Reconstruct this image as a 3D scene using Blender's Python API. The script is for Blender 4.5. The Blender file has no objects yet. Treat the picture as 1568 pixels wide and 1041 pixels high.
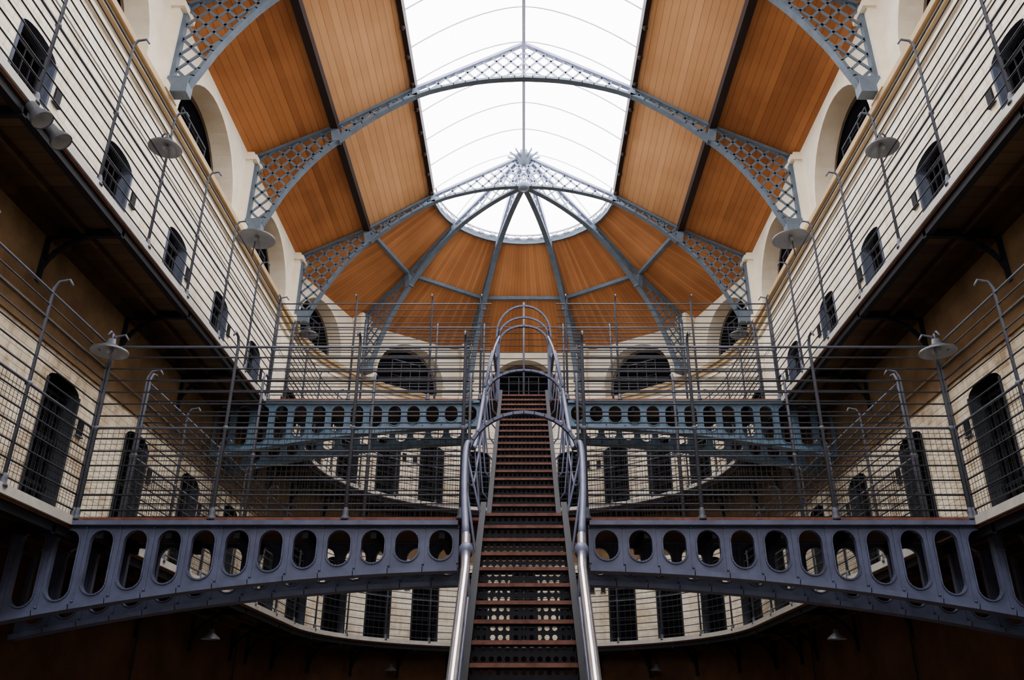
import bpy, math, random
from mathutils import Vector as V
random.seed(3)
E = 1.47            # eye height; all z below are relative to the eye, floor is z=-E
Z1, Z2, Z3 = 2.0, 5.47, 8.8
W, RW = 4.7, 5.6    # void half-width, wall half-width
YA = 18.0           # apse centre
YB = -5.7           # back wall
scene = bpy.context.scene

# ---------------------------------------------------------------- materials
def nt(name):
    m = bpy.data.materials.new(name); m.use_nodes = True
    n = m.node_tree; return m, n, n.nodes['Principled BSDF']

def mat(name, c, rough=0.6, metal=0.0, var=0.25, scale=3.0, bump=0.0, c2=None, bscale=40, spec=0.25):
    m, n, b = nt(name)
    tc = n.nodes.new('ShaderNodeTexCoord')
    no = n.nodes.new('ShaderNodeTexNoise'); no.inputs['Scale'].default_value = scale
    no.inputs['Detail'].default_value = 6; no.inputs['Roughness'].default_value = 0.65
    n.links.new(tc.outputs['Object'], no.inputs['Vector'])
    cr = n.nodes.new('ShaderNodeValToRGB')
    cr.color_ramp.elements[0].position = 0.3; cr.color_ramp.elements[1].position = 0.68
    lo = c2 if c2 else tuple(x*(1-var) for x in c)
    cr.color_ramp.elements[0].color = (*lo, 1); cr.color_ramp.elements[1].color = (*c, 1)
    n.links.new(no.outputs['Fac'], cr.inputs['Fac'])
    n.links.new(cr.outputs['Color'], b.inputs['Base Color'])
    b.inputs['Roughness'].default_value = rough; b.inputs['Metallic'].default_value = metal
    b.inputs['Specular IOR Level'].default_value = spec
    if bump:
        n2 = n.nodes.new('ShaderNodeTexNoise'); n2.inputs['Scale'].default_value = bscale
        n.links.new(tc.outputs['Object'], n2.inputs['Vector'])
        bp = n.nodes.new('ShaderNodeBump'); bp.inputs['Strength'].default_value = bump
        bp.inputs['Distance'].default_value = 0.02
        n.links.new(n2.outputs['Fac'], bp.inputs['Height']); n.links.new(bp.outputs['Normal'], b.inputs['Normal'])
    return m

def brickmat(name, c, c2, mode='side', bump=0.9, p0=0.36, p1=0.56, stain=(0.55, 0.42, 0.26)):
    m, n, b = nt(name)
    tc = n.nodes.new('ShaderNodeTexCoord'); sp = n.nodes.new('ShaderNodeSeparateXYZ')
    n.links.new(tc.outputs['Object'], sp.inputs[0])
    cb = n.nodes.new('ShaderNodeCombineXYZ')
    if mode == 'side':
        n.links.new(sp.outputs['Y'], cb.inputs['X'])
    else:
        s = n.nodes.new('ShaderNodeMath'); s.operation = 'SUBTRACT'; s.inputs[1].default_value = YA
        n.links.new(sp.outputs['Y'], s.inputs[0])
        a = n.nodes.new('ShaderNodeMath'); a.operation = 'ARCTAN2'
        n.links.new(sp.outputs['X'], a.inputs[0]); n.links.new(s.outputs[0], a.inputs[1])
        k = n.nodes.new('ShaderNodeMath'); k.operation = 'MULTIPLY'; k.inputs[1].default_value = 5.6
        n.links.new(a.outputs[0], k.inputs[0]); n.links.new(k.outputs[0], cb.inputs['X'])
    n.links.new(sp.outputs['Z'], cb.inputs['Y'])
    br = n.nodes.new('ShaderNodeTexBrick'); br.inputs['Scale'].default_value = 1.0
    br.inputs['Brick Width'].default_value = 0.26; br.inputs['Row Height'].default_value = 0.095
    br.inputs['Mortar Size'].default_value = 0.008; br.inputs['Mortar Smooth'].default_value = 0.6
    br.inputs['Color1'].default_value = (1, 1, 1, 1); br.inputs['Color2'].default_value = (0.9, 0.88, 0.85, 1)
    br.inputs['Mortar'].default_value = (0.62, 0.57, 0.5, 1)
    n.links.new(cb.outputs[0], br.inputs['Vector'])
    def noise_ramp(scale, lo, hi, a, bb, vec):
        no = n.nodes.new('ShaderNodeTexNoise'); no.inputs['Scale'].default_value = scale; no.inputs['Detail'].default_value = 8
        no.inputs['Roughness'].default_value = 0.7
        n.links.new(vec, no.inputs['Vector'])
        cr = n.nodes.new('ShaderNodeValToRGB')
        cr.color_ramp.elements[0].position = lo; cr.color_ramp.elements[1].position = hi
        cr.color_ramp.elements[0].color = (*a, 1); cr.color_ramp.elements[1].color = (*bb, 1)
        n.links.new(no.outputs['Fac'], cr.inputs['Fac']); return cr.outputs['Color']
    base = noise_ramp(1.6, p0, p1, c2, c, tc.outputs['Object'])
    # vertical drip stains
    mp = n.nodes.new('ShaderNodeMapping'); mp.inputs['Scale'].default_value = (1.0, 1.0, 0.12)
    n.links.new(tc.outputs['Object'], mp.inputs['Vector'])
    st = noise_ramp(5.0, 0.28, 0.50, stain, (1, 1, 1), mp.outputs[0])
    def mul(a, bb, f):
        mx = n.nodes.new('ShaderNodeMix'); mx.data_type = 'RGBA'; mx.blend_type = 'MULTIPLY'; mx.inputs[0].default_value = f
        n.links.new(a, mx.inputs[6]); n.links.new(bb, mx.inputs[7]); return mx.outputs[2]
    n.links.new(mul(mul(base, br.outputs['Color'], 0.75), st, 0.6), b.inputs['Base Color'])
    b.inputs['Roughness'].default_value = 0.75; b.inputs['Specular IOR Level'].default_value = 0.25
    bp = n.nodes.new('ShaderNodeBump'); bp.inputs['Strength'].default_value = bump; bp.inputs['Distance'].default_value = 0.01
    n.links.new(br.outputs['Color'], bp.inputs['Height']); n.links.new(bp.outputs['Normal'], b.inputs['Normal'])
    return m

def boardmat(name, c, c2, mode='x', freq=9.0, rough=0.65):
    m, n, b = nt(name)
    tc = n.nodes.new('ShaderNodeTexCoord'); sp = n.nodes.new('ShaderNodeSeparateXYZ')
    n.links.new(tc.outputs['Object'], sp.inputs[0])
    def math_(op, a, bb=None):
        q = n.nodes.new('ShaderNodeMath'); q.operation = op
        if isinstance(a, (int, float)): q.inputs[0].default_value = a
        else: n.links.new(a, q.inputs[0])
        if bb is not None:
            if isinstance(bb, (int, float)): q.inputs[1].default_value = bb
            else: n.links.new(bb, q.inputs[1])
        return q.outputs[0]
    if mode == 'x': u = math_('MULTIPLY', sp.outputs['X'], freq)
    elif mode == 'y': u = math_('MULTIPLY', sp.outputs['Y'], freq)
    else:
        u = math_('MULTIPLY', math_('ARCTAN2', sp.outputs['X'], math_('SUBTRACT', sp.outputs['Y'], YA)), freq)
    fr = math_('FRACT', u); fl = math_('FLOOR', u)
    line = math_('LESS_THAN', fr, 0.09)
    wn = n.nodes.new('ShaderNodeTexWhiteNoise'); wn.noise_dimensions = '1D'; n.links.new(fl, wn.inputs['W'])
    no = n.nodes.new('ShaderNodeTexNoise'); no.inputs['Scale'].default_value = 0.55; no.inputs['Detail'].default_value = 7
    n.links.new(tc.outputs['Object'], no.inputs['Vector'])
    f = math_('ADD', math_('MULTIPLY', wn.outputs['Value'], 0.2), math_('MULTIPLY', no.outputs['Fac'], 0.8))
    cr = n.nodes.new('ShaderNodeValToRGB')
    cr.color_ramp.elements[0].position = 0.34; cr.color_ramp.elements[1].position = 0.62
    cr.color_ramp.elements[0].color = (*c2, 1); cr.color_ramp.elements[1].color = (*c, 1)
    n.links.new(f, cr.inputs['Fac'])
    mx = n.nodes.new('ShaderNodeMix'); mx.data_type = 'RGBA'; mx.blend_type = 'MULTIPLY'
    n.links.new(math_('MULTIPLY', line, 0.6), mx.inputs[0])
    n.links.new(cr.outputs['Color'], mx.inputs[6]); mx.inputs[7].default_value = (0.35, 0.28, 0.22, 1)
    n.links.new(mx.outputs[2], b.inputs['Base Color']); b.inputs['Roughness'].default_value = rough
    b.inputs['Specular IOR Level'].default_value = 0.15
    return m

CREAM = brickmat('limewash_brick', (0.92, 0.86, 0.72), (0.76, 0.67, 0.50))
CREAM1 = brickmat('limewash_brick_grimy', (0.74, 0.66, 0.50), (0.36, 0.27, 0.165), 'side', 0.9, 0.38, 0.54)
CREAMA = brickmat('limewash_brick_apse', (0.88, 0.80, 0.65), (0.60, 0.49, 0.33), 'apse')
PLAST = mat('cream_plaster', (0.90, 0.83, 0.68), 0.7, 0, 0.2, 2.0, 0.2, c2=(0.74, 0.65, 0.48))
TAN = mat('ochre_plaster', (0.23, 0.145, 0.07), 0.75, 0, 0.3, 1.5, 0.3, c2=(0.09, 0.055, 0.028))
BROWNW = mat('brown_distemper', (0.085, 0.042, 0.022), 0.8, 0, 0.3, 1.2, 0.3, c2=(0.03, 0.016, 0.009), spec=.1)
OCHRE = mat('ochre_cornice', (0.50, 0.36, 0.19), 0.6, 0, 0.2, 3)
BRICK = mat('bare_recess_masonry', (0.12, 0.085, 0.06), 0.8, 0, 0.4, 4, 0.4)
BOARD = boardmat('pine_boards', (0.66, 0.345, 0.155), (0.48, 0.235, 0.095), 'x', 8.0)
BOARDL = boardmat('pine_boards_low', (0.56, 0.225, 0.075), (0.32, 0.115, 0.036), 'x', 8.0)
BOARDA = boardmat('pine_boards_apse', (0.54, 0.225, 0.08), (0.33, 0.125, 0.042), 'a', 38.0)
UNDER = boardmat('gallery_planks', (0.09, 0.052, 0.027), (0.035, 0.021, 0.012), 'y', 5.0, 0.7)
PURL = mat('dark_timber', (0.028, 0.018, 0.016), 0.7, spec=.1)
RIB = mat('rib_paint', (0.11, 0.145, 0.185), 0.55, 0.0, 0.3, 5)
RIB_BLOOM = mat('rib_bloom_lightened', (0.24, 0.27, 0.38), 0.5, 0.0, 0.3, 5)  # rib colour lightened across the skylight, sky bloom painted in
BLUE = mat('girder_blue', (0.078, 0.092, 0.16), 0.5, 0.0, 0.4, 6)
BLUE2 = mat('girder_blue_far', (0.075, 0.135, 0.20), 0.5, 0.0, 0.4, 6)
IRON = mat('post_iron', (0.075, 0.083, 0.108), 0.5, 0.0, 0.3, 6)
ROD = mat('rod_iron', (0.03, 0.032, 0.04), 0.55, 0.0, 0.3, 6)
WIRE = mat('mesh_wire', (0.03, 0.03, 0.034), 0.6, 0.0, spec=.1)
DARK = mat('black_iron', (0.012, 0.0125, 0.016), 0.6, 0.0, spec=.08)
RED = mat('red_oxide', (0.15, 0.062, 0.045), 0.6, 0.0, 0.6, 9, spec=.15)
SILV = mat('polished_steel', (0.62, 0.62, 0.68), 0.24, 0.9, 0.25, 8)
DOOR_VOID = mat('door_and_void_black', (0.004, 0.004, 0.005), 0.9, spec=0.0)
REVEAL = mat('reveal_blue', (0.075, 0.09, 0.13), 0.7, 0, 0.3, 4, spec=.1)
REVEAL1 = mat('reveal_dark', (0.026, 0.03, 0.036), 0.7, 0, 0.3, 4, spec=.1)
FASC = mat('fascia_grey', (0.48, 0.46, 0.42), 0.5, 0, 0.3, 5)
WHITE = mat('glazing_bar_white', (0.42, 0.43, 0.54), 0.5)
STONE = mat('flagstone', (0.15, 0.12, 0.09), 0.7, 0, 0.3, 2, 0.3)
ENAM = mat('enamel_shade', (0.07, 0.077, 0.09), 0.35, 0.1)
ENAMW = mat('enamel_grey_inside', (0.24, 0.25, 0.27), 0.4)
gm, gn, gb = nt('skylight_glass')
tr = gn.nodes.new('ShaderNodeBsdfTransparent'); gl = gn.nodes.new('ShaderNodeBsdfGlossy')
gl.inputs['Roughness'].default_value = 0.05
mxs = gn.nodes.new('ShaderNodeMixShader'); mxs.inputs[0].default_value = 0.04
gn.links.new(tr.outputs[0], mxs.inputs[1]); gn.links.new(gl.outputs[0], mxs.inputs[2])
gn.links.new(mxs.outputs[0], gn.nodes['Material Output'].inputs['Surface'])
GLASS = gm

# ---------------------------------------------------------------- mesh builder
class M:
    def __init__(s, name): s.name = name; s.v = []; s.f = []; s.mi = []; s.mats = []; s.sm = []
    def mid(s, m):
        if m not in s.mats: s.mats.append(m)
        return s.mats.index(m)
    def add(s, vs, fs, m, smooth=False):
        b = len(s.v); s.v += [(p[0], p[1], p[2]) for p in vs]; k = s.mid(m)
        for f in fs: s.f.append([b+i for i in f]); s.mi.append(k); s.sm.append(smooth)
    def poly(s, pts, m): s.add(pts, [list(range(len(pts)))], m)
    def box(s, a, b, m):
        x0, y0, z0 = a; x1, y1, z1 = b
        s.add([(x0,y0,z0),(x1,y0,z0),(x1,y1,z0),(x0,y1,z0),(x0,y0,z1),(x1,y0,z1),(x1,y1,z1),(x0,y1,z1)],
              [(0,3,2,1),(4,5,6,7),(0,1,5,4),(1,2,6,5),(2,3,7,6),(3,0,4,7)], m)
    def obox(s, p, q, wd, w, t, m, ext=0.0):
        p = V(p); q = V(q); d = q-p
        if d.length < 1e-6: return
        d.normalize(); p = p-d*ext; q = q+d*ext
        wd = V(wd); wd = wd-d*wd.dot(d); wd.normalize(); h = d.cross(wd)
        a = wd*(w/2); b = h*(t/2)
        s.add([p-a-b, p+a-b, p+a+b, p-a+b, q-a-b, q+a-b, q+a+b, q-a+b],
              [(0,3,2,1),(4,5,6,7),(0,1,5,4),(1,2,6,5),(2,3,7,6),(3,0,4,7)], m)
    def bar(s, p, q, r, m, n=5): s.tube([p, q], r, m, n)
    def tube(s, path, r, m, n=6, caps=True):
        P = [V(p) for p in path]; vs = []; fs = []
        if (P[-1]-P[0]).length < 1e-6 and len(P) == 2: return
        d0 = (P[1]-P[0]).normalized()
        up = V((0,0,1)) if abs(d0.z) < 0.9 else V((0,1,0))
        for i, p in enumerate(P):
            if i == 0: d = P[1]-P[0]
            elif i == len(P)-1: d = P[-1]-P[-2]
            else: d = (P[i+1]-P[i]).normalized()+(P[i]-P[i-1]).normalized()
            d.normalize()
            a = up-d*up.dot(d)
            if a.length < 1e-3: a = V((1,0,0))-d*d.x
            a.normalize(); up = a; b = d.cross(a)
            rr = r[i] if isinstance(r, (list, tuple)) else r
            for k in range(n):
                t = 2*math.pi*(k+0.5)/n; vs.append(p+a*math.cos(t)*rr+b*math.sin(t)*rr)
        for i in range(len(P)-1):
            for k in range(n):
                k2 = (k+1) % n; fs.append((i*n+k, i*n+k2, (i+1)*n+k2, (i+1)*n+k))
        if caps: fs += [tuple(range(n-1,-1,-1)), tuple(range((len(P)-1)*n, len(P)*n))]
        s.add(vs, fs, m, n > 4)
    def lathe(s, c, prof, m, n=20, axis=V((0,0,1))):
        axis = axis.normalized(); a = axis.orthogonal().normalized(); b = axis.cross(a); c = V(c); vs = []; fs = []
        for r, h in prof:
            for k in range(n):
                t = 2*math.pi*k/n; vs.append(c+axis*h+(a*math.cos(t)+b*math.sin(t))*r)
        for i in range(len(prof)-1):
            for k in range(n):
                k2 = (k+1) % n; fs.append((i*n+k, i*n+k2, (i+1)*n+k2, (i+1)*n+k))
        s.add(vs, fs, m, True)
    def obj(s, parent=None):
        me = bpy.data.meshes.new(s.name)
        me.from_pydata([(x, y, z+E) for x, y, z in s.v], [], s.f)
        for m in s.mats: me.materials.append(m)
        me.polygons.foreach_set('material_index', s.mi); me.polygons.foreach_set('use_smooth', s.sm)
        me.update()
        o = bpy.data.objects.new(s.name, me); scene.collection.objects.link(o)
        if parent: o.parent = parent
        return o

def upath(R, n=36, y0=YB, step=None):
    p = [(-R, y0)]
    for i in range(n+1):
        t = math.pi*i/n; p.append((-R*math.cos(t), YA+R*math.sin(t)))
    p.append((R, y0)); return p

# ---------------------------------------------------------------- walls
def arch(uc, w, z0, zs, rise, n=10):
    pts = [(uc-w/2, z0)]
    for i in range(n+1):
        t = math.pi*(1-i/n); pts.append((uc+w/2*math.cos(t), zs+rise*math.sin(t)))
    pts.append((uc+w/2, z0)); return pts

def bay(m, o, ud, nd, u0, u1, z0, z1, op, mw, mr, mb, depth):
    o = V(o); ud = V(ud); nd = V(nd)
    P = lambda u, z, d=0: o+ud*u+V((0,0,z))+nd*d
    m.poly([P(u0,z0), P(u0,z1), P(u1,z1), P(u1,z0)]+[P(u,z) for u,z in reversed(op)], mw)
    for a, b in zip(op[:-1], op[1:]):
        m.poly([P(*a), P(*b), P(b[0],b[1],depth), P(a[0],a[1],depth)], mr)
    m.poly([P(u,z,depth) for u,z in op], mb)

def cell_door(m, o, ud, nd, uc, z0, mw, u0, u1, z1, h=1.85, w=0.74, vent=1, rv=None):
    rv = rv or REVEAL1
    o = V(o); ud = V(ud); nd = V(nd)
    op = arch(uc, w, z0, z0+h-0.1, 0.12)
    bay(m, o, ud, nd, u0, u1, z0, z1, op, mw, rv, DOOR_VOID, 0.2)
    P = lambda u, z, d=0: o+ud*u+V((0,0,z))+nd*d
    for k in range(5):
        u = uc-w/2+0.05+(w-0.1)*k/4
        m.bar(P(u, z0, 0.15), P(u, z0+h-0.02, 0.15), 0.012, DARK, 4)
    for z in (0.1, 0.65, 1.2, h-0.15):
        m.obox(P(uc-w/2, z0+z, 0.15), P(uc+w/2, z0+z, 0.15), (0,0,1), 0.045, 0.015, DARK)
    m.obox(P(uc-w/2, z0, 0.0), P(uc-w/2, z0+h-0.1, 0.0), ud, 0.04, 0.03, rv)
    m.obox(P(uc+w/2, z0, 0.0), P(uc+w/2, z0+h-0.1, 0.0), ud, 0.04, 0.03, rv)
    if vent:
        a = P(uc+vent*(w/2+0.16), z0+h-0.42)
        m.obox(a-V((0,0,0.10)), a+V((0,0,0.10)), ud, 0.12, 0.05, DARK)
        m.obox(a-V((0,0,0.13)), a-V((0,0,0.11)), ud, 0.16, 0.07, REVEAL)

def lunette(m, o, ud, nd, u0, u1, r, zs, mw):
    uc = (u0+u1)/2; op = arch(uc, 2*r, Z3, zs, r, 20)
    bay(m, o, ud, nd, u0, u1, Z3, 10.78, op, mw, PLAST, DOOR_VOID, 0.34)  # flat black back sheet paints in the darkness of a deep recess
    o = V(o); ud = V(ud); nd = V(nd); P = lambda u, z, d=0: o+ud*u+V((0,0,z))+nd*d
    ri = r-0.10
    inr = [P(uc+ri*math.cos(math.pi*i/20), zs+ri*math.sin(math.pi*i/20), .33) for i in range(21)]
    our = [P(uc+r*math.cos(math.pi*i/20), zs+r*math.sin(math.pi*i/20), .33) for i in range(21)]
    for i in range(20): m.poly([inr[i], inr[i+1], our[i+1], our[i]], BRICK)
    hw = r*0.42; top = zs+r*0.6
    for k in range(4):
        u = uc-hw+2*hw*k/3; m.bar(P(u, Z3, 0.30), P(u, top, 0.30), 0.013, IRON, 4)
    z = Z3+0.25
    while z < top: m.bar(P(uc-hw, z, 0.30), P(uc+hw, z, 0.30), 0.008, ROD, 4); z += 0.32
    m.obox(P(uc-hw, top, 0.30), P(uc+hw, top, 0.30), (0,0,1), 0.03, 0.03, IRON)
    pts = [P(uc+(r+0.04)*math.cos(math.pi*i/20), zs+(r+0.04)*math.sin(math.pi*i/20), -0.015) for i in range(21)]
    for a, b in zip(pts[:-1], pts[1:]): m.obox(a, b, nd, 0.05, 0.08, PLAST)

ribY = [18.0, 14.05, 10.1, 6.15, 2.2, -1.75]
doorY = [16.0-2.15*i for i in range(10)]
for side, nm in ((-1, 'wall_left'), (1, 'wall_right')):
    m = M(nm); o = (side*RW, 0, 0); ud = (0,1,0); nd = (side,0,0)
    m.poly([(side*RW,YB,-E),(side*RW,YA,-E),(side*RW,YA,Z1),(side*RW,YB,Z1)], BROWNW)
    for yc in doorY:
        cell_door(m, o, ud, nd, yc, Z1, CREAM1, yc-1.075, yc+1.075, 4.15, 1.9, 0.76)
        cell_door(m, o, ud, nd, yc, Z2, CREAM, yc-1.075, yc+1.075, Z3, 1.85, 0.74, 1, REVEAL)
    ye = doorY[-1]-1.075; yt = doorY[0]+1.075
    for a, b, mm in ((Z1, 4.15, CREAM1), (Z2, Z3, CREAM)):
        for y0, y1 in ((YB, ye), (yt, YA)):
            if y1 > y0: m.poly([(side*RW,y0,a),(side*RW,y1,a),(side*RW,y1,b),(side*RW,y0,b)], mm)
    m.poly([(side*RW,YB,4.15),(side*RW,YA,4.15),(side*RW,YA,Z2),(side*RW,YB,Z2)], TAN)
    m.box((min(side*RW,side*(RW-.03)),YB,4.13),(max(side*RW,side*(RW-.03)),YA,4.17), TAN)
    for i, y in enumerate(ribY):
        y0 = max(y-3.95, YB)
        lunette(m, o, ud, nd, y0, y, 1.38, 8.95, PLAST)
        a, b = sorted((side*(RW+(.35 if i == 0 else 0)), side*(RW-0.14)))
        m.box((a, y-0.17, Z3), (b, y+0.17, 10.66), PLAST)
        a, b = sorted((side*RW, side*(RW-0.22)))
        m.box((a, y-0.22, 10.45), (b, y+0.22, 10.56), PLAST)
        m.box((a, y-0.22, Z3), (b, y+0.22, Z3+0.14), PLAST)
    m.obj()

m = M('wall_apse')
def apt(R, a): return V((R*math.sin(a), YA+R*math.cos(a), 0))
N = 13; da = math.pi/N
for i in range(N):
    a0 = -math.pi/2+i*da; a1 = a0+da
    p = apt(RW, a0); q = apt(RW, a1); ud = (q-p).normalized(); L = (q-p).length
    nd = V((math.sin((a0+a1)/2), math.cos((a0+a1)/2), 0))
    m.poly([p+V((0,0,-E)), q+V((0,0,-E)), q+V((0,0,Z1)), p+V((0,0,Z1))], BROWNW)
    vt = 1 if i % 2 else -1
    cell_door(m, p, ud, nd, L/2, Z1, CREAMA, 0, L, 4.15, 1.9, 0.72, vt)
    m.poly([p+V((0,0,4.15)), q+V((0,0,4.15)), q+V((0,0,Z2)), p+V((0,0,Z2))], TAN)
    cell_door(m, p, ud, nd, L/2, Z2, CREAMA, 0, L, Z3, 1.85, 0.70, vt)
RU = 5.86
for i in range(5):
    a0 = -math.pi/2+i*math.pi/5; a1 = a0+math.pi/5
    p = apt(RU, a0); q = apt(RU, a1); ud = (q-p).normalized(); L = (q-p).length
    nd = V((math.sin((a0+a1)/2), math.cos((a0+a1)/2), 0))
    lunette(m, p, ud, nd, 0, L, 1.08, 9.2, PLAST)
    if i:
        d = V((math.sin(a0), math.cos(a0), 0)); t = V((d.y, -d.x, 0))
        for w, th, z0, z1 in ((0.34, 0.4, Z3, 10.66), (0.46, 0.44, 10.45, 10.56), (0.46, 0.44, Z3, Z3+.14)):
            c = apt(5.66, a0); m.obox(c+V((0,0,z0)), c+V((0,0,z1)), t, w, th, PLAST)
m.obj()

m = M('wall_back')
m.poly([(-6.2,YB,-E),(-3.2,YB,-E),(-3.2,YB,11.5),(-6.2,YB,10.6)], PLAST)
m.poly([(6.2,YB,-E),(3.2,YB,-E),(3.2,YB,11.5),(6.2,YB,10.6)], PLAST)
m.poly([(-3.2,YB,-E),(3.2,YB,-E),(3.2,YB,5.5),(-3.2,YB,5.5)], PLAST)
m.poly([(-3.2,YB,9.5),(3.2,YB,9.5),(3.2,YB,11.9),(2.34,YB,12.5),(0,YB,13.8),(-2.34,YB,12.5),(-3.2,YB,11.9)], PLAST)
for k in range(7): m.box((-3.2+k*6.4/6-.04, YB-.04, 5.5), (-3.2+k*6.4/6+.04, YB+.04, 9.5), IRON)
for k in range(4): m.box((-3.2, YB-.04, 5.5+k*1.33-.04), (3.2, YB+.04, 5.5+k*1.33+.04), IRON)
m.obj()

m = M('floor'); m.poly([(-6.2,YB,-E),(6.2,YB,-E),(6.2,25,-E),(-6.2,25,-E)], STONE); m.obj()

m = M('trim_cornice')
def ring(m, Ra, Rb, z0, z1, mt, mb, mi, n=36, y0=YB):
    A = upath(Ra, n, y0); B = upath(Rb, n, y0)
    for i in range(len(A)-1):
        a, a2, b, b2 = A[i], A[i+1], B[i], B[i+1]
        m.poly([(*a,z1),(*a2,z1),(*b2,z1),(*b,z1)], mt)
        m.poly([(*a,z0),(*b,z0),(*b2,z0),(*a2,z0)], mb)
        m.poly([(*a,z0),(*a2,z0),(*a2,z1),(*a,z1)], mi)
ring(m, 5.40, 6.0, Z3-0.10, Z3+0.0, OCHRE, OCHRE, OCHRE)
ring(m, 5.46, 6.0, Z3-0.20, Z3-0.10, OCHRE, OCHRE, OCHRE)
ring(m, 5.54, 5.65, Z3-0.32, Z3-0.20, PLAST, PLAST, PLAST)
m.obj()

# ---------------------------------------------------------------- roof boards
m = M('ceiling')
prof = [(6.12, 10.40), (3.92, 11.5), (2.34, 12.5)]
for s in (-1, 1):
    for k in range(2):
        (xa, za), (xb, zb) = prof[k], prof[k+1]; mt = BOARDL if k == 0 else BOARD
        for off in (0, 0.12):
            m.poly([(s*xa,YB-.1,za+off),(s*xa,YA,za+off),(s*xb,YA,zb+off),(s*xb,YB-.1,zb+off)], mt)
    m.box((min(s*2.30,s*2.40), YB, 12.42), (max(s*2.30,s*2.40), YA, 12.72), PURL)
for i in range(5):
    a0 = -math.pi/2+i*math.pi/5
    for off in (0, 0.12):
        for k, n in ((0, 1), (1, 6)):
            for j in range(n):
                f0 = j/n; f1 = (j+1)/n
                (ra, za), (rb, zb) = prof[k], prof[k+1]
                A0, A1 = apt(ra, a0), apt(ra, a0+math.pi/5)
                p = A0.lerp(A1, f0); q = A0.lerp(A1, f1)
                if k == 0: r_, s_ = apt(rb, a0+math.pi/5), apt(rb, a0)
                else: r_, s_ = apt(rb, a0+math.pi/5*f1), apt(rb, a0+math.pi/5*f0)
                m.poly([p+V((0,0,za+off)), q+V((0,0,za+off)), r_+V((0,0,zb+off)), s_+V((0,0,zb+off))], BOARDA)
m.obj()

m = M('roof_purlin')
for s in (-1, 1):
    m.obox((s*3.92, YB, 11.42), (s*3.92, YA, 11.42), (1,0,0), 0.15, 0.20, PURL)
    y = YB+0.6
    while y < YA:
        m.lathe((s*2.36, y, 12.40), [(0,-.05),(.05,-.03),(.05,.05),(0,.06)], PURL, 8); y += 0.79
for i in range(5):
    a0 = -math.pi/2+i*math.pi/5; a1 = a0+math.pi/5
    m.obox(apt(3.92, a0)+V((0,0,11.44)), apt(3.92, a1)+V((0,0,11.44)), (0,0,1), 0.10, 0.10, RIB)
m.obj()

# ---------------------------------------------------------------- ribs
outer = [(5.43, 8.95), (5.43, 10.66), (3.92, 11.42), (2.34, 12.42), (0, 13.7)]
inner = [(5.18, 8.95), (5.02, 9.3), (4.76, 9.86), (4.30, 10.56), (3.82, 11.08), (3.12, 11.70), (2.27, 12.26), (1.5, 12.53), (0.75, 12.68), (0, 12.73)]
def smooth_path(p, n=4):
    out = []
    for i in range(len(p)-1):
        p0 = p[max(i-1,0)]; p1 = p[i]; p2 = p[i+1]; p3 = p[min(i+2,len(p)-1)]
        for k in range(n):
            t = k/n
            out.append(tuple(0.5*((2*p1[j])+(-p0[j]+p2[j])*t+(2*p0[j]-5*p1[j]+4*p2[j]-p3[j])*t*t+(-p0[j]+3*p1[j]-3*p2[j]+p3[j])*t**3) for j in range(len(p1))))
    out.append(p[-1]); return out
inner_s = smooth_path(inner, 3)
poly = inner_s+outer[::-1]
def clip_lines(sx, step, lo, hi):
    segs = []; c = lo
    while c < hi:
        pts = []
        for i in range(len(poly)):
            a = poly[i]; b = poly[(i+1) % len(poly)]
            fa = a[0]*sx+a[1]-c; fb = b[0]*sx+b[1]-c
            if (fa < 0) != (fb < 0):
                t = fa/(fa-fb); pts.append((a[0]+(b[0]-a[0])*t, a[1]+(b[1]-a[1])*t))
        pts.sort()
        for k in range(0, len(pts)-1, 2):
            if math.dist(pts[k], pts[k+1]) > 0.05: segs.append((pts[k], pts[k+1]))
        c += step
    return segs
LAT = clip_lines(1, 0.31, 11.0, 17.5)+clip_lines(-1, 0.31, 3.0, 14.5)
def halfrib(m, c, d):
    c = V((c[0], c[1], 0)); d = V((d[0], d[1], 0)); wd = V((-d.y, d.x, 0))
    P = lambda q: c+d*q[0]+V((0,0,q[1]))
    for a, b in zip(inner_s[:-1], inner_s[1:]): m.obox(P(a), P(b), wd, 0.14, 0.055, RIB, 0.01)
    for i, (a, b) in enumerate(zip(outer[:-1], outer[1:])): m.obox(P(a), P(b), wd, 0.11, 0.06, RIB if i < 3 else RIB_BLOOM, 0.01)
    for a, b in LAT: m.obox(P(a), P(b), wd, 0.02, 0.045, RIB if a[0] > 2.4 else RIB_BLOOM)
    m.obox(P((5.30, 8.82)), P((5.30, 9.12)), wd, 0.2, 0.34, RIB)
    m.obox(P((3.86, 11.02)), P((3.94, 11.42)), wd, 0.16, 0.16, RIB)
    m.obox(P((2.32, 12.22)), P((2.32, 12.5)), wd, 0.14, 0.10, RIB)
    for r, z in ((3.45, 11.57), (3.1, 11.8), (2.75, 12.03)):
        pts = [P((r+.07*math.cos(t*math.pi/5), z+.07*math.sin(t*math.pi/5))) for t in range(11)]
        for a, b in zip(pts[:-1], pts[1:]): m.obox(a, b, wd, 0.03, 0.02, RIB)
for y in ribY:
    m = M('roof_rib'); halfrib(m, (0, y), (1, 0)); halfrib(m, (0, y), (-1, 0)); m.obj()
for k in range(1, 5):
    a = -math.pi/2+k*math.pi/5
    m = M('roof_rib'); halfrib(m, (0, YA), (math.sin(a), math.cos(a))); m.obj()

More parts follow.
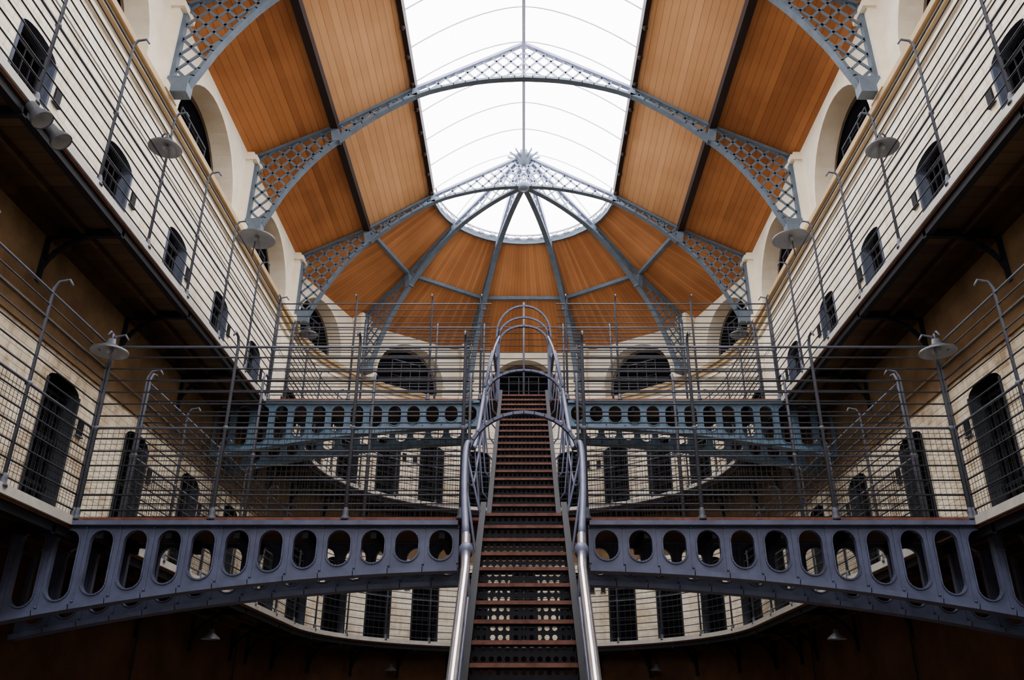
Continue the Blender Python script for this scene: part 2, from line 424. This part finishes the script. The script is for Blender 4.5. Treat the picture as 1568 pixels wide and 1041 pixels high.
# ---------------------------------------------------------------- skylight
m = M('window_skylight')
gz = lambda x: 12.62+1.16*(1-(abs(x)/2.34)**1.7)
xs = [-2.34+4.68*i/16 for i in range(17)]
y = YA-0.99
while y > YB:
    m.tube([(x, y, gz(x)) for x in xs], 0.014, WHITE, 4); y -= 0.9875
for x in (0,):
    m.box((x-.035, YB, 13.66), (x+.035, YA, 13.74), WHITE); m.box((x-.035, YB, 13.48), (x+.035, YA, 13.53), WHITE)
    yy = YB
    while yy < YA-.2: m.bar((x, yy, 13.52), (x, yy+.2, 13.68), .014, WHITE, 4); yy += .2
for i in range(16):
    m.poly([(xs[i],YB,gz(xs[i])+.02),(xs[i+1],YB,gz(xs[i+1])+.02),(xs[i+1],YA,gz(xs[i+1])+.02),(xs[i],YA,gz(xs[i])+.02)], GLASS)
nA = 20
for k in range(nA+1):
    a = -math.pi/2+math.pi*k/nA
    if k < nA:
        a2 = a+math.pi/nA
        for j in range(8):
            r0 = 2.34*(1-j/8); r1 = 2.34*(1-(j+1)/8)
            m.poly([apt(r0,a)+V((0,0,gz(r0)+.02)), apt(r0,a2)+V((0,0,gz(r0)+.02)), apt(r1,a2)+V((0,0,gz(r1)+.02)), apt(r1,a)+V((0,0,gz(r1)+.02))], GLASS)
        m.obox(apt(2.34,a)+V((0,0,12.50)), apt(2.34,a2)+V((0,0,12.50)), (0,0,1), 0.16, 0.06, RIB, 0.01)
        m.obox(apt(2.26,a)+V((0,0,12.66)), apt(2.26,a2)+V((0,0,12.66)), (0,0,1), 0.03, 0.04, WHITE, 0.01)
        m.bar(apt(2.26,a)+V((0,0,12.66)), apt(2.26,a2)+V((0,0,12.52)), 0.012, WHITE, 4)
        m.bar(apt(2.26,a)+V((0,0,12.52)), apt(2.26,a2)+V((0,0,12.66)), 0.012, WHITE, 4)
    if k % 4 == 0:
        m.tube([apt(2.34*(1-j/8), a)+V((0,0,gz(2.34*(1-j/8)))) for j in range(9)], 0.012, WHITE, 4)
m.lathe((0, YA, 13.45), [(0,-.05),(.09,-.03),(.12,.05),(.22,.12),(.24,.2),(.12,.24),(.1,.4)], RIB, 16)
for k in range(12):
    a = 2*math.pi*k/12; m.obox((0,YA,13.5), (.42*math.sin(a), YA+.42*math.cos(a), 13.66), (0,0,1), .06, .02, RIB)
m.lathe((0, YA, 12.75), [(0,-.12),(.14,-.10),(.16,.02),(.08,.08),(0,.1)], RIB, 16)
m.obj()

# ---------------------------------------------------------------- galleries + railings
RODS = [.10,.26,.42,.58,.74,.88,1.0,1.14,1.28,1.42,1.56,1.70,1.84,1.97]
def rail_post(m, x, y, z, inward, h=2.02, mt=IRON):
    i = V((inward[0], inward[1], 0))*0.14; b = V((x, y, z))
    m.tube([b, b+V((0,0,h)), b+V((0,0,h+.08))+i*.3, b+V((0,0,h+.10))+i, b+V((0,0,h+.03))+i*1.35], [.022,.018,.016,.014,.010], mt, 6)
    m.lathe(b, [(.0,.0),(.05,.0),(.05,.02),(.03,.05),(.036,.075),(.03,.10),(.02,.13)], mt, 8)
    m.lathe(b+V((0,0,1.0)), [(.014,-.03),(.032,-.015),(.032,.015),(.014,.03)], mt, 8)
def rail_line(m, pts, z, rods=RODS, mt=ROD, r=0.0095):
    for h in rods:
        rr = 0.015 if h in (1.0, 1.97) else r
        m.tube([(p[0], p[1], z+h) for p in pts], rr, IRON if rr > .012 else mt, 5)
def wire_panel(m, p, q, z0, z1, step=.06, r=.0030):
    p = V((*p, 0)); q = V((*q, 0)); L = (q-p).length; n = max(1, int(L/step))
    for i in range(n+1):
        a = p.lerp(q, i/n); m.bar((a.x,a.y,z0), (a.x,a.y,z1), r, WIRE, 3)
    k = int((z1-z0)/step)
    for i in range(k+1):
        z = z0+(z1-z0)*i/k; m.bar((p.x,p.y,z), (q.x,q.y,z), r, WIRE, 3)
arcW = [(-(W-.0)*math.cos(math.pi*i/36), YA+W*math.sin(math.pi*i/36)) for i in range(37)]
def gallery(Z, gapY0, gapY1, meshpanel):
    m = M('gallery_walkway')
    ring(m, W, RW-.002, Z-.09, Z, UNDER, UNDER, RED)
    ring(m, W-.03, W+.02, Z-.06, Z+.03, FASC, FASC, FASC)
    ring(m, W+.02, W+.10, Z-.18, Z-.09, DARK, DARK, DARK)
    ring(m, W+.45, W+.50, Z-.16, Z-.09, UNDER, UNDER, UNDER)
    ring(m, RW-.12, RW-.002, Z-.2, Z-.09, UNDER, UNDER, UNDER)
    def bracket(base, d):
        d = V((d[0], d[1], 0)); base = V((base[0], base[1], 0)); wd = V((-d.y, d.x, 0))
        path = [base+d*(0.85*(1-math.cos(t*math.pi/2/8)))+V((0,0,Z-.75+.63*math.sin(t*math.pi/2/8))) for t in range(9)]
        for a, b in zip(path[:-1], path[1:]): m.obox(a, b, wd, .05, .045, DARK, .01)
        m.obox(base+d*.02+V((0,0,Z-.78)), base+d*.02+V((0,0,Z-.1)), wd, .06, .04, DARK)
        m.obox(base+V((0,0,Z-.15)), base+d*.88+V((0,0,Z-.15)), wd, .06, .10, DARK)
    y = doorY[0]+1.075
    while y > YB+.2:
        bracket((-RW, y), (1, 0)); bracket((RW, y), (-1, 0)); y -= 2.15
    for i in range(N+1):
        a = -math.pi/2+i*da; bracket(apt(RW-.02, a)[:2], (-math.sin(a), -math.cos(a)))
    par = m.obj()
    m = M('railing')
    for s in (-1, 1):
        for y0, y1 in ((YB+.1, gapY0), (gapY1, YA)):
            rail_line(m, [(s*W, y0), (s*W, y1)], Z)
            n = max(1, round((y1-y0)/1.35))
            for i in range(n+1):
                if i == n and y1 == YA: continue
                rail_post(m, s*W, y0+(y1-y0)*i/n, Z, (-s, 0))
        if meshpanel:
            wire_panel(m, (s*(W+.02), 4.0), (s*(W+.02), gapY0), Z+.05, Z+1.0)
            wire_panel(m, (s*(W+.02), gapY1), (s*(W+.02), YA), Z+.05, Z+1.0)
    rail_line(m, arcW, Z)
    for i in range(0, 37, 3):
        a = arcW[i]; d = V((-a[0], YA-a[1])).normalized(); rail_post(m, a[0], a[1], Z, (d.x, d.y))
    m.obj(par)
B1 = (8.73, 9.75); B2 = (14.36, 15.40)
gallery(Z1, B1[0], B1[1], True)
gallery(Z2, B2[0], B2[1], False)

# ---------------------------------------------------------------- footbridges
def girder(m, sx, xa, xb, y, ztop, zb, n, mt):
    p = (xb-xa)/n; th = 0.012
    for i in range(n):
        x0 = xa+i*p; x1 = x0+p; xm = (x0+x1)/2
        zt = ztop-.05; z0b = zb(x0)+.03; z1b = zb(x1)+.03; zmb = zb(xm)+.03
        r = p*0.36; hi = zt-.045-r; lo = zmb+.085+r
        if lo > hi: lo = hi = (lo+hi)/2
        loopL = [(xm, lo-r)]+[(xm-r*math.sin(t*math.pi/12), lo-r*math.cos(t*math.pi/12)) for t in range(1, 7)]+[(xm-r*math.cos(t*math.pi/12), hi+r*math.sin(t*math.pi/12)) for t in range(0, 7)]
        loopR = [(2*xm-a, b) for a, b in loopL]
        for yy in (y-th, y+th):
            m.poly([(sx*a, yy, b) for a, b in [(xm,zt),(x0,zt),(x0,z0b),(xm,zmb)]+loopL], mt)
            m.poly([(sx*a, yy, b) for a, b in [(xm,zt),(x1,zt),(x1,z1b),(xm,zmb)]+loopR], mt)
        for lp in (loopL, loopR):
            for a, b in zip(lp[:-1], lp[1:]):
                if math.dist(a, b) > 1e-5: m.obox((sx*a[0],y,a[1]), (sx*b[0],y,b[1]), (0,1,0), .06, .014, mt, .002)
        m.obox((sx*x0,y,z0b-.01), (sx*x1,y,z1b-.01), (0,1,0), .17, .05, mt, .004)
        m.obox((sx*x0,y,zt), (sx*x0,y,z0b), (0,1,0), .05, .02, mt)
        m.lathe((sx*x0, y-.02, z0b+.05), [(0,.0),(.014,.0),(.010,.02),(0,.024)], mt, 6, V((0,-1,0)))
        m.lathe((sx*x0, y-.02, zt-.03), [(0,.0),(.014,.0),(.010,.02),(0,.024)], mt, 6, V((0,-1,0)))
    a, b = sorted((sx*xa, sx*xb))
    m.box((a, y-.09, ztop-.06), (b, y+.09, ztop-.015), mt)

def footbridge(Z, Y0, Y1, c, k, n, mt, xin, back_closed, posts, mesh):
    m = M('footbridge'); zb = lambda x: c-k*x*x
    for s in (-1, 1):
        for y in (Y0+.05, Y1-.05): girder(m, s, xin, RW-.02, y, Z, zb, n, mt)
    m.box((-W, Y0-.02, Z-.012), (W, Y1+.02, Z+.02), RED)
    m.box((-W, Y0+.1, Z-.05), (W, Y1-.1, Z-.012), UNDER)
    x = -W+.3
    while x < W:
        if abs(x) > xin: m.box((x-.03, Y0+.06, Z-.18), (x+.03, Y1-.06, Z-.05), DARK)
        x += .71
    for s in (-1, 1):
        for y, closed in ((Y0, False), (Y1, back_closed)):
            xi = 0 if closed else .62
            rail_line(m, [(s*xi, y), (s*W, y)], Z, r=.0095)
            for x in posts: rail_post(m, s*x, y, Z, (0, -1 if y == Y0 else 1), 2.0)
            if mesh: wire_panel(m, (s*.66, y), (s*W, y), Z+.03, Z+1.0)
    m.obj()
footbridge(Z1, B1[0], B1[1], 1.49, .0187, 14, BLUE, .68, False, (.66, 1.86, 3.25, 4.66), True)
footbridge(Z2, B2[0], B2[1], 4.98, .019, 14, BLUE2, .80, True, (.80, 1.75, 3.2, 4.66), False)

# ---------------------------------------------------------------- staircase
m = M('iron_staircase')
HW = .39
def flight(y0, z0, y1, z1, n):
    run = (y1-y0)/n; rise = (z1-z0)/n
    for i in range(n):
        ya = y0+i*run; zt = z0+(i+1)*rise
        m.box((-HW, ya-.025, zt-.022), (HW, ya+run, zt), DARK)
        m.box((-HW, ya-.034, zt-.026), (HW, ya-.018, zt+.004), RED)
        m.box((-HW, ya-.004, zt-rise+.0), (HW, ya+.012, zt-rise+.014), DARK)
        zb_, ztp = zt-rise+.014, zt-.022; rows = 2; cols = 13
        pw = 2*HW/cols; ph = (ztp-zb_)/rows; r = min(pw, ph)*.34
        for a in range(cols):
            for b in range(rows):
                cx = -HW+(a+.5)*pw; cz = zb_+(b+.5)*ph
                L = [(cx-r*math.sin(t*math.pi/5), cz-r*math.cos(t*math.pi/5)) for t in range(6)]
                R = [(2*cx-u, v) for u, v in L]
                m.poly([(u, ya, v) for u, v in [(cx,cz+ph/2),(cx-pw/2,cz+ph/2),(cx-pw/2,cz-ph/2),(cx,cz-ph/2)]+L], DARK)
                m.poly([(u, ya, v) for u, v in [(cx,cz+ph/2),(cx+pw/2,cz+ph/2),(cx+pw/2,cz-ph/2),(cx,cz-ph/2)]+R], DARK)
    d = V((0, y1-y0, z1-z0)).normalized(); nrm = V((0, -d.z, d.y))
    for s in (-1, 1):
        p = V((s*(HW+.025), y0, z0+.06)); q = V((s*(HW+.025), y1, z1+.06))
        m.obox(p, q, (1,0,0), .03, .24, DARK)
        for o in (.12, -.12): m.obox(p+nrm*o, q+nrm*o, (1,0,0), .06, .018, DARK)
flight(4.10, -E, 8.71, Z1, 20)
flight(9.75, Z1, 14.34, Z2, 20)
for s in (-1, 1):
    low = [(s*.405, 3.9, -.78), (s*.41, 4.6, -.24), (s*.43, 6.33, 1.09), (s*.46, 6.75, 1.42)]
    m.tube(low, .036, SILV, 12)
    up = smooth_path([(s*.46,6.75,1.42),(s*.53,7.4,1.92),(s*.59,8.2,2.52),(s*.61,8.8,2.86),(s*.60,9.5,3.02),(s*.60,10.2,3.36),(s*.60,12.2,4.84),(s*.58,14.1,6.28),(s*.56,14.5,6.42),(s*.55,15.4,6.5)], 4)
    m.tube(up, .030, BLUE, 10)
    m.lathe((s*.445,6.55,1.26), [(.03,-.06),(.055,-.04),(.055,.04),(.03,.06)], BLUE, 10, V((0,.78,.62)))
    mid = [(a, b, c-.45) for a, b, c in up if b > 6.8]
    m.tube(mid, .014, BLUE, 6)
    m.tube([(s*.42, 4.6, -.70), (s*.43, 6.7, .93)], .014, BLUE, 6)
    y = 4.3
    while y < 8.6:
        zs = -E+(y-4.1)/4.61*3.47+.1; zr = -.24+(y-4.6)*.766
        xr = .41 if y < 6.3 else .43+(y-6.3)*.085
        m.tube([(s*(HW+.04), y, zs), (s*(HW+.05), y, zs+.1), (s*xr, y, zr)], .012, BLUE, 6); y += .69
    y = 9.9
    while y < 14.3:
        zs = Z1+(y-9.75)/4.59*3.47+.08; zr = 3.36+(y-10.2)*.738
        m.tube([(s*(HW+.04), y, zs), (s*.52, y, zs+.12), (s*.60, y, zr)], .012, BLUE, 6); y += .57
def hoop(y, w, zbase, zspring, crown, t=.05, yb=None):
    pts = [(-w, y, zbase)]
    for i in range(17):
        a = math.pi*(1-i/16); pts.append((w*math.cos(a), y, zspring+(crown-zspring)*math.sin(a)))
    pts.append((w, y, zbase))
    for a, b in zip(pts[:-1], pts[1:]): m.obox(a, b, (0,1,0), t, .035, BLUE, .004)
hoop(8.9, .61, Z1, 2.72, 3.24, .06)
hoop(11.9, .58, 3.7, 4.6, 5.02, .06)
hoop(14.36, .46, Z2, 6.6, 6.97, .05)
hoop(15.38, .54, Z2, 7.3, 7.92, .05)
hoop(14.9, .50, Z2, 6.95, 7.42, .035)
for s in (-1, 1):
    for z in (.35, .8): m.tube([(s*.46,14.36,Z2+.6+z), (s*.50,14.9,Z2+.75+z), (s*.54,15.38,Z2+.95+z)], .014, BLUE, 6)
    m.tube([(s*.59,11.9,4.75), (s*.5,13.2,6.0), (s*.46,14.36,6.75)], .02, BLUE, 8)
m.tube([(0, 15.38, Z2), (0, 15.38, 8.0)], .022, IRON, 8)
m.obj()

# ---------------------------------------------------------------- lamps
def shade_lamp(p, r, arm_to):
    m = M('shade_lamp'); p = V(p)
    m.lathe(p, [(.0,.13),(.04,.12),(.05,.06),(.09,.04),(r*.75,-.005),(r,-.02),(r,-.04)], ENAM, 24)
    m.lathe(p, [(r,-.04),(r*.74,-.022),(.08,.015),(0,.02)], ENAMW, 24)
    m.lathe(p+V((0,0,-.0)), [(0,-.05),(.03,-.045),(.04,-.02),(.03,.03),(.02,.06)], ENAMW, 12)
    m.tube([p+V((0,0,.11)), p+V((0,0,.18)), (p+V(arm_to))/2+V((0,0,.13)), V(arm_to)], .012, IRON, 6)
    m.obj()
for s in (-1, 1):
    shade_lamp((s*4.58, 12.35, 7.68), .32, (s*W, 12.6, 7.45))
    shade_lamp((s*4.62, 8.80, 6.85), .21, (s*W, 8.80, 7.0))
    shade_lamp((s*4.50, 15.9, 7.55), .2, (s*W, 15.9, 7.45))
    shade_lamp((s*4.58, 8.50, 3.84), .20, (s*W, 8.70, 3.97))
def pendant(p, top):
    m = M('pendant_lamp'); p = V(p)
    m.lathe(p, [(.0,.12),(.04,.11),(.045,.06),(.14,-.02),(.15,-.04)], ENAM, 18)
    m.lathe(p, [(.15,-.04),(.04,.05),(0,.05)], ENAMW, 18)
    m.bar(p+V((0,0,.1)), (p.x, p.y, top), .01, DARK, 6); m.obj()
for s in (-1, 1):
    pendant((s*5.0, 14.2, 1.38), Z1-.09); pendant((s*3.25, 22.1, 1.4), Z1-.09)
m = M('floodlight')
for dx, dy in ((0, 0), (.02, .32)):
    c = V((-4.6+dx, 6.3+dy, 5.3))
    m.lathe(c, [(0,-.1),(.05,-.1),(.06,0),(.10,.08),(.105,.12)], ENAM, 16, V((.6,.1,-.7)))
    m.lathe(c, [(.1,.11),(0,.06)], ENAMW, 16, V((.6,.1,-.7)))
    m.bar(c, (-4.72, c.y, 5.45), .015, DARK, 6)
m.obj()
m = M('electrical_conduit')
for s in (-1, 1):
    for z in (7.9, 4.4): m.tube([(s*(RW-.03), YB+.3, z), (s*(RW-.03), YA, z)], .012, FASC, 5)
    for y in (12.8, 6.3, 17.3): m.tube([(s*(RW-.03), y, -E), (s*(RW-.03), y, Z1-.2)], .015, DARK, 5)
m.obj()

# ---------------------------------------------------------------- light
w = bpy.data.worlds.new('overcast_sky'); scene.world = w; w.use_nodes = True
bg = w.node_tree.nodes['Background']; bg.inputs['Color'].default_value = (0.97, 0.94, 0.97, 1); bg.inputs['Strength'].default_value = 14.5
def portal(loc, rot, sx, sy):
    l = bpy.data.lights.new('sky_portal', 'AREA'); l.shape = 'RECTANGLE'; l.size = sx; l.size_y = sy; l.cycles.is_portal = True
    o = bpy.data.objects.new('sky_portal', l); o.location = loc; o.rotation_euler = rot; scene.collection.objects.link(o)
portal((0, (YB+20.4)/2, 13.85+E), (0,0,0), 4.8, 20.4-YB)
portal((0, YB-.1, 7.5+E), (math.pi/2,0,0), 6.4, 4.0)

cam = bpy.data.cameras.new('camera'); co = bpy.data.objects.new('camera', cam); scene.collection.objects.link(co)
co.location = (0, 0, E); co.rotation_euler = (math.radians(90+24.94), 0, 0)
cam.sensor_width = 36; cam.lens = 1290/1568*36; cam.shift_x = -18/1568; cam.clip_start = 0.05
scene.camera = co
